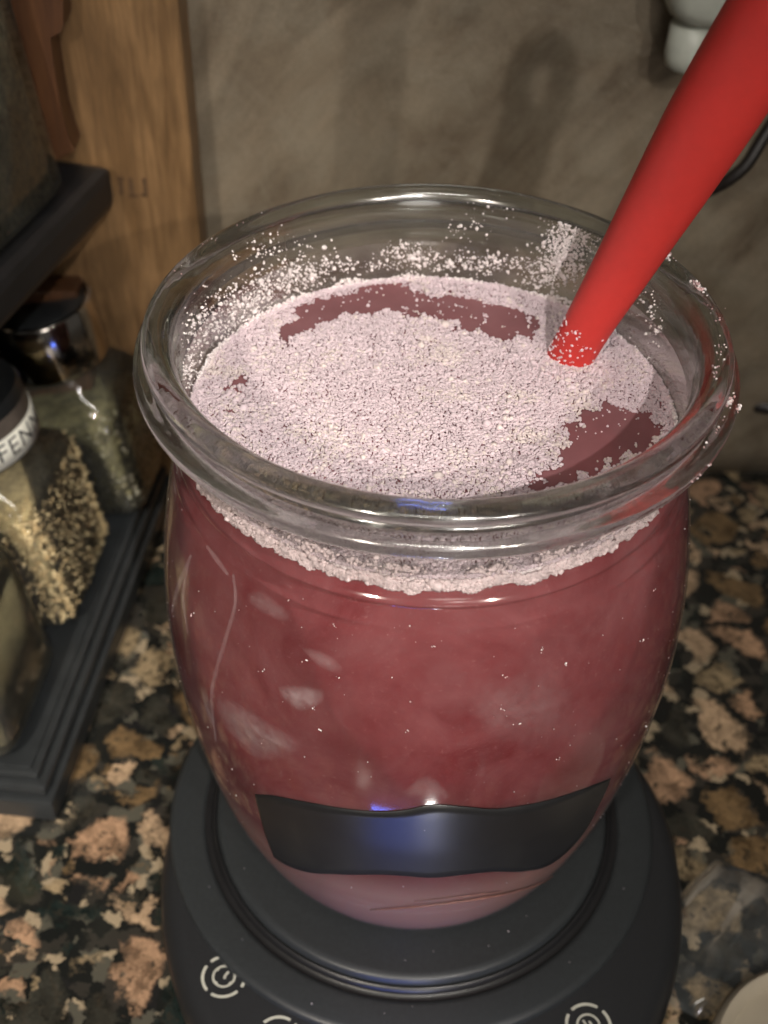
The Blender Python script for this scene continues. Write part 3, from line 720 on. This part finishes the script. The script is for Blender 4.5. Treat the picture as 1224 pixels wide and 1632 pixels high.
def bottle(u_, v_, zb, tilt, half, hbody, cat_label, lid, neck_r, lid_r, lid_h, fill, fillmat, name='spice_jar', yaw=0, extra=None, shoulder=.010):
    base = O2 + U2 * u_ + V2 * v_
    o = empty(name, (base[0], base[1], zb))
    M1 = Matrix.Rotation(rad(-5.6) + yaw, 3, 'Z') @ Matrix.Rotation(-tilt, 3, 'Y')
    o.rotation_euler = M1.to_euler(); tag(o, cat_label, 'spice jar', 'square glass spice jars in the rack')
    h = half
    v, f = loft([(0, h * .90, h * .90, 6), (.0015, h * .98, h * .98, 7), (.004, h, h, 8), (hbody - .003, h, h, 8), (hbody, h * .97, h * .97, 6), (hbody + shoulder * .4, h * .80, h * .80, 3.5), (hbody + shoulder * .8, neck_r * 1.1, neck_r * 1.1, 2.2), (hbody + shoulder, neck_r, neck_r, 2), (hbody + shoulder + .002, neck_r, neck_r, 2)], 72, True, False)
    g = mesh('glass', v, f, M['bottle'], o); g.rotation_euler = (0, 0, 0)
    hi = h - .0013; ht = fill
    v, f = loft([(.002, hi * .9, hi * .9, 6), (.004, hi, hi, 7), (ht, hi, hi, 7), (ht + .0015, hi * .6, hi * .6, 3)], 56)
    mesh('contents', v, f, fillmat, o)
    z0 = hbody + shoulder + .001
    if lid == 'chrome':
        v, f = lathe_closed([(lid_r * .5, z0 - .0004), (lid_r * .97, z0), (lid_r, z0 + .001), (lid_r, z0 + lid_h - .001), (lid_r * .97, z0 + lid_h), (lid_r * .93, z0 + lid_h + .0003), (lid_r * .9, z0 + lid_h - .0006), (.001, z0 + lid_h - .0008)], 72)
        L_ = mesh('lid', v, f, M['chrome'], o); sharp(L_, 30)
        v, f = lathe_closed([(lid_r * .86, z0 + lid_h - .0007), (lid_r * .86, z0 + lid_h - .0003), (.001, z0 + lid_h - .0003)], 48); mesh('lid_inset', v, f, M['blacklid'], L_)
    else:
        v, f = lathe_closed([(lid_r * .8, z0), (lid_r * .99, z0), (lid_r, z0 + .001), (lid_r, z0 + lid_h - .002), (lid_r * .95, z0 + lid_h), (.001, z0 + lid_h)], 72)
        L_ = mesh('lid', v, f, M['blacklid'], o); sharp(L_, 30)
        if extra == 'label':
            zl0, zl1 = z0 + .0005, z0 + lid_h * .50; rl = lid_r + .0003
            v, f = lathe([(lid_r, zl0), (rl, zl0), (rl, zl1), (lid_r, zl1)], 96); mesh('label', v, f, M['paper'], o)
            v, f = lathe([(lid_r + .0001, zl1), (lid_r + .0001, z0 + lid_h * .8)], 96); mesh('collar', v, f, M['greylid'], o)
            cu = bpy.data.curves.new('word', 'FONT'); cu.body = 'FENNEL'; cu.size = .0080; cu.align_x = 'LEFT'; cu.resolution_u = 3; cu.space_character = 1.12
            to = bpy.data.objects.new('word', cu); COL.objects.link(to); dg = bpy.context.evaluated_depsgraph_get()
            tm = bpy.data.meshes.new_from_object(to.evaluated_get(dg)); bpy.data.objects.remove(to)
            bm = bmesh.new(); bm.from_mesh(tm)
            for i in range(2): bmesh.ops.subdivide_edges(bm, edges=[e_ for e_ in bm.edges if e_.calc_length() > .0012], cuts=1)
            bmesh.ops.triangulate(bm, faces=bm.faces)
            R_ = rl + .00012
            for q in bm.verts:
                a = TEXT_A0 + q.co.x / R_; q.co = Vector((R_ * math.cos(a), R_ * math.sin(a), zl0 + .0020 + q.co.y))
            bm.to_mesh(tm); bm.free(); tm.name = 'lettering'; link('lettering', tm, M['ink'], bpy.data.objects[[c_.name for c_ in o.children if c_.name.startswith('label')][0]], False)
    return o
TEXT_A0 = rad(-42)
TL = rad(9)
def lid_geo(): pass
bA = bottle(.026, .031, .0162, TL, .0215, .046, 'nearest jar in the rack, filled with smooth olive-grey powder', 'black', .015, .0195, .017, .040, M['olive'])
bF = bottle(.077, .0295, .0162, TL, .0218, .046, 'jar of straw-coloured seeds with a paper label reading FENNEL round its black lid', 'black', .015, .0205, .018, .043, M['seedcore'], extra='label')
bC = bottle(.129, .0205, .0162, TL, .0205, .042, 'jar of dark greenish dried herb with a shiny chrome lid, far end of the rack', 'chrome', .014, .0172, .020, .036, M['herb'])
def surf_seeds(o, half, h0, h1, n, size, s3, mats, name):
    """seeds pressed against the four inner faces and the top"""
    pts = []; k = 0
    for _ in range(n):
        fc = rng.integers(0, 5); a, b = rng.uniform(-half, half) * .93, rng.uniform(h0, h1)
        if fc == 0: p = (half, a, b)
        elif fc == 1: p = (-half, a, b)
        elif fc == 2: p = (a, half, b)
        elif fc == 3: p = (a, -half, b)
        else: p = (a, rng.uniform(-half, half), h1)
        pts.append(p)
    s_ = scatter(name, pts, rng.uniform(.8, 1.25, len(pts)) * size, mats, rng.integers(0, len(mats), len(pts)), o, s3)
    s_['kind'] = 'stuff'; return s_
surf_seeds(bF, .0207, .004, .043, 13000, .00060, (.62, .62, 3.6), SEEDS, 'seeds')
surf_seeds(bC, .0194, .004, .036, 1500, .0009, (.8, .8, 1.4), [M['herb'], GRITS[0], GRITS[1]], 'herb_flakes')
# big jar on the upper shelf
Dbase = unp(118, 292, z=.1335)
jd = empty('grounds_jar', (Dbase[0], Dbase[1], .1335)); jd.rotation_euler = (Matrix.Rotation(-a_up, 3, 'Z') @ Matrix.Rotation(-rad(7), 3, 'Y')).to_euler()
tag(jd, 'tall square glass jar of coarse grey-green grounds on the upper shelf of the rack', 'spice jar')
hd = .030
def shift(v): return [(x - hd, y - hd, z) for x, y, z in v]
v, f = loft([(0, hd * .95, hd * .95, 7), (.002, hd, hd, 9), (.075, hd, hd, 9), (.080, hd * .94, hd * .94, 6), (.088, .02, .02, 2.2), (.094, .018, .018, 2)], 80, True, False); mesh('glass', shift(v), f, M['bottle'], jd)
hi = hd - .0016
v, f = loft([(.002, hi, hi, 7), (.070, hi, hi, 7), (.072, hi * .7, hi * .7, 4)], 60); mesh('contents', shift(v), f, M['pepper'], jd)
v, f = lathe_closed([(.018, .0935), (.022, .094), (.022, .110), (.02, .1115), (.001, .1115)], 60); mesh('lid', shift(v), f, M['blacklid'], jd)
pts = []
for _ in range(9000):
    fc = 1; a, b = rng.uniform(-hi, hi) * .95, rng.uniform(.003, .071)
    pts.append(((hi + .0004, a, b) if fc == 0 else (a, -hi - .0004, b)))
pts = [(x - hd, y - hd, z) for x, y, z in pts]
s_ = scatter('grounds', pts, rng.uniform(.0004, .0009, len(pts)), GRITS + [M['pepper']], rng.integers(0, 4, len(pts)), jd); s_['kind'] = 'stuff'

# ------------------------------------------------------------------ wood at the left
post = empty('wooden_board', (-.09, .168, 0)); tag(post, 'upright honey-coloured wooden board against the wall behind the spice rack', 'board')
me = box((-.045, -.017, .0004), (.0215, -.0006, .36), .0015); bd = link('board_face', me, M['wood'], post, False)
# burnt maker's mark, three small strokes
zc = .1135; X0 = -.0005
def stroke(x1, z1, x2, z2, w_):
    dx, dz = x2 - x1, z2 - z1; L_ = math.hypot(dx, dz); nx_, nz_ = -dz / L_ * w_ / 2, dx / L_ * w_ / 2; y = -.01712
    return [(x1 + nx_, y, z1 + nz_), (x1 - nx_, y, z1 - nz_), (x2 - nx_, y, z2 - nz_), (x2 + nx_, y, z2 + nz_)], [(0, 1, 2, 3)]
q = unp(210, 298, Y=.1509); mx, mz = q[0] + .09, q[2]
V, Fc = joinm([stroke(mx - .0042, mz + .0026, mx - .0020, mz + .0026, .0010), stroke(mx - .0030, mz + .0026, mx - .0034, mz - .0026, .0012), stroke(mx - .0002, mz + .003, mx - .0002, mz - .0030, .0012), stroke(mx - .0013, mz - .0030, mx + .0016, mz - .0030, .0011), stroke(mx + .0040, mz + .0030, mx + .0040, mz - .0026, .0013), stroke(mx + .0026, mz - .0024, mx + .0042, mz - .0030, .0011)])
mesh('burnt_mark', V, Fc, M['burn'], post, False)
# darker bracket with a stepped profile in front of the board's left side
br = empty('dark_wooden_bracket', (-.12, .150, 0)); tag(br, 'dark stained wooden piece with a notched edge overlapping the left of the board', 'bracket')
prof_px = [(-60, -60), (100, -60), (101, 40), (96, 52), (80, 60), (88, 120), (98, 180), (110, 222), (118, 240), (80, 260), (-60, 260)]
pf = [unp(x, y, Y=.140) for x, y in prof_px]
V = [(p[0] + .12, -.010, p[2]) for p in pf] + [(p[0] + .12, .0005, p[2]) for p in pf]; n = len(pf)
Fc = [tuple(range(n)), tuple(range(n, 2 * n))[::-1]] + [(i, n + i, n + (i + 1) % n, (i + 1) % n) for i in range(n)]
mesh('bracket_face', V, Fc, M['darkwood'], br, False)
low = boxobj('bracket_foot', (-.10, -.0095, .0004), (.0130, .0006, .092), .001, M['darkwood'], br)

# ------------------------------------------------------------------ plug and cord on the wall
q = unp(1120, 16, Y=.150)
pg = empty('wall_plug', (q[0], .169, q[2])); tag(pg, 'pale plastic plug on the wall behind the top of the red spatula', 'plug')
v, f = loft([(-.0, .0135, .016, 4), (.012, .0135, .016, 4), (.020, .0125, .0145, 3.4), (.0235, .009, .011, 3)], 48)
p = mesh('plug_body', v, f, M['white_plastic'], pg); p.rotation_euler = (rad(90), 0, 0); p.location = (0.004, 0, .010)
v, f = lathe_closed([(.0045, 0), (.0060, .001), (.0066, .004), (.0062, .0125), (.0030, .0135)], 32)
p = mesh('strain_relief', v, f, M['white_plastic'], pg); p.location = (-.0005, -.013, -.0185)
pts = [(1300, 90), (1255, 160), (1215, 222), (1190, 262), (1165, 284), (1138, 300), (1100, 310), (1060, 300)]
P = [unp(x, y, Y=.150 - .012 * math.sin(i / 7 * 3)) for i, (x, y) in enumerate(pts)]
P = smooth_path(P + [P[-1] + np.array([-.01, .01, -.03]), P[-1] + np.array([0, .012, -.09])], 60)
cb = empty('power_cord', tuple(P[-1])); tag(cb, 'black cord hanging in a curve on the wall right of the spatula', 'cord')
v, f = tube([p_ - P[-1] for p_ in P], [.0019] * 60, 12, up=(0, 1, .01)); mesh('cord_run', v, f, M['cord'], cb)
# dark cord coil on the counter at the right
pts = [(1260, 560), (1225, 575), (1195, 600), (1185, 625), (1205, 645), (1250, 650)]
P = smooth_path([unp(x, y, z=.030) for x, y in pts], 30)
cb2 = empty('frying_pan', tuple(P[-1] * np.array([1, 1, 0]))); tag(cb2, 'dark pan standing in shadow at the right edge beyond the jar', 'pan')
v, f = tube([p_ - np.array([P[-1][0], P[-1][1], 0]) for p_ in P], [.0028] * 30, 12, up=(0, .3, 1)); mesh('handle_bar', v, f, M['cord'], cb2)
v, f = lathe_closed([(.030, .0003), (.034, .002), (.036, .030), (.034, .034), (.001, .034)], 64); p = mesh('pot', v, f, M['cord'], cb2); p.location = (.048, .0, 0)

# ------------------------------------------------------------------ beige lid and clear plastic at the lower right
q = unp(1330, 1712, z=.012)
bg = empty('beige_lid', (q[0], q[1], 0)); tag(bg, 'pale beige round lid cut off by the lower right corner', 'lid')
v, f = lathe_closed([(.024, .0004), (.0275, .001), (.0290, .006), (.0286, .0100), (.0272, .0116), (.0258, .0110), (.0245, .0085), (.0150, .0080), (.001, .0080)], 96); sharp(mesh('lid_shell', v, f, M['beige'], bg), 50)
fm = empty('clear_plastic_wrap', tuple(unp(1150, 1490, z=0))); tag(fm, 'crumpled clear plastic wrapper lying on the granite right of the scale', 'wrapper')
out_px = [(1040, 1500), (1066, 1442), (1100, 1405), (1142, 1368), (1190, 1385), (1250, 1400), (1260, 1480), (1250, 1570), (1180, 1608), (1110, 1620), (1070, 1600), (1045, 1560)]
cen = unp(1150, 1490, z=.003); N = 12; V = []
loopp = [unp(x, y, z=.0012) for x, y in out_px]
for ring_i in range(9):
    s_ = ring_i / 8
    for k, p in enumerate(loopp):
        for sub in range(3):
            pn = loopp[(k + 1) % N]; q = p * (1 - sub / 3) + pn * sub / 3
            w0 = cen * (1 - s_) + q * s_; hh = .0010 + .0045 * (1 - s_ ** 4) * (.3 + .7 * abs(math.sin(w0[0] * 130 - w0[1] * 95)))
            if s_ == 1: hh = .0006
            V.append((w0[0] - fm.location.x, w0[1] - fm.location.y, hh))
K = 3 * N; Fc = [(i * K + k, (i + 1) * K + k, (i + 1) * K + (k + 1) % K, i * K + (k + 1) % K) for i in range(8) for k in range(K)]
o = mesh('wrapper_sheet', V, Fc, M['film'], fm, True)
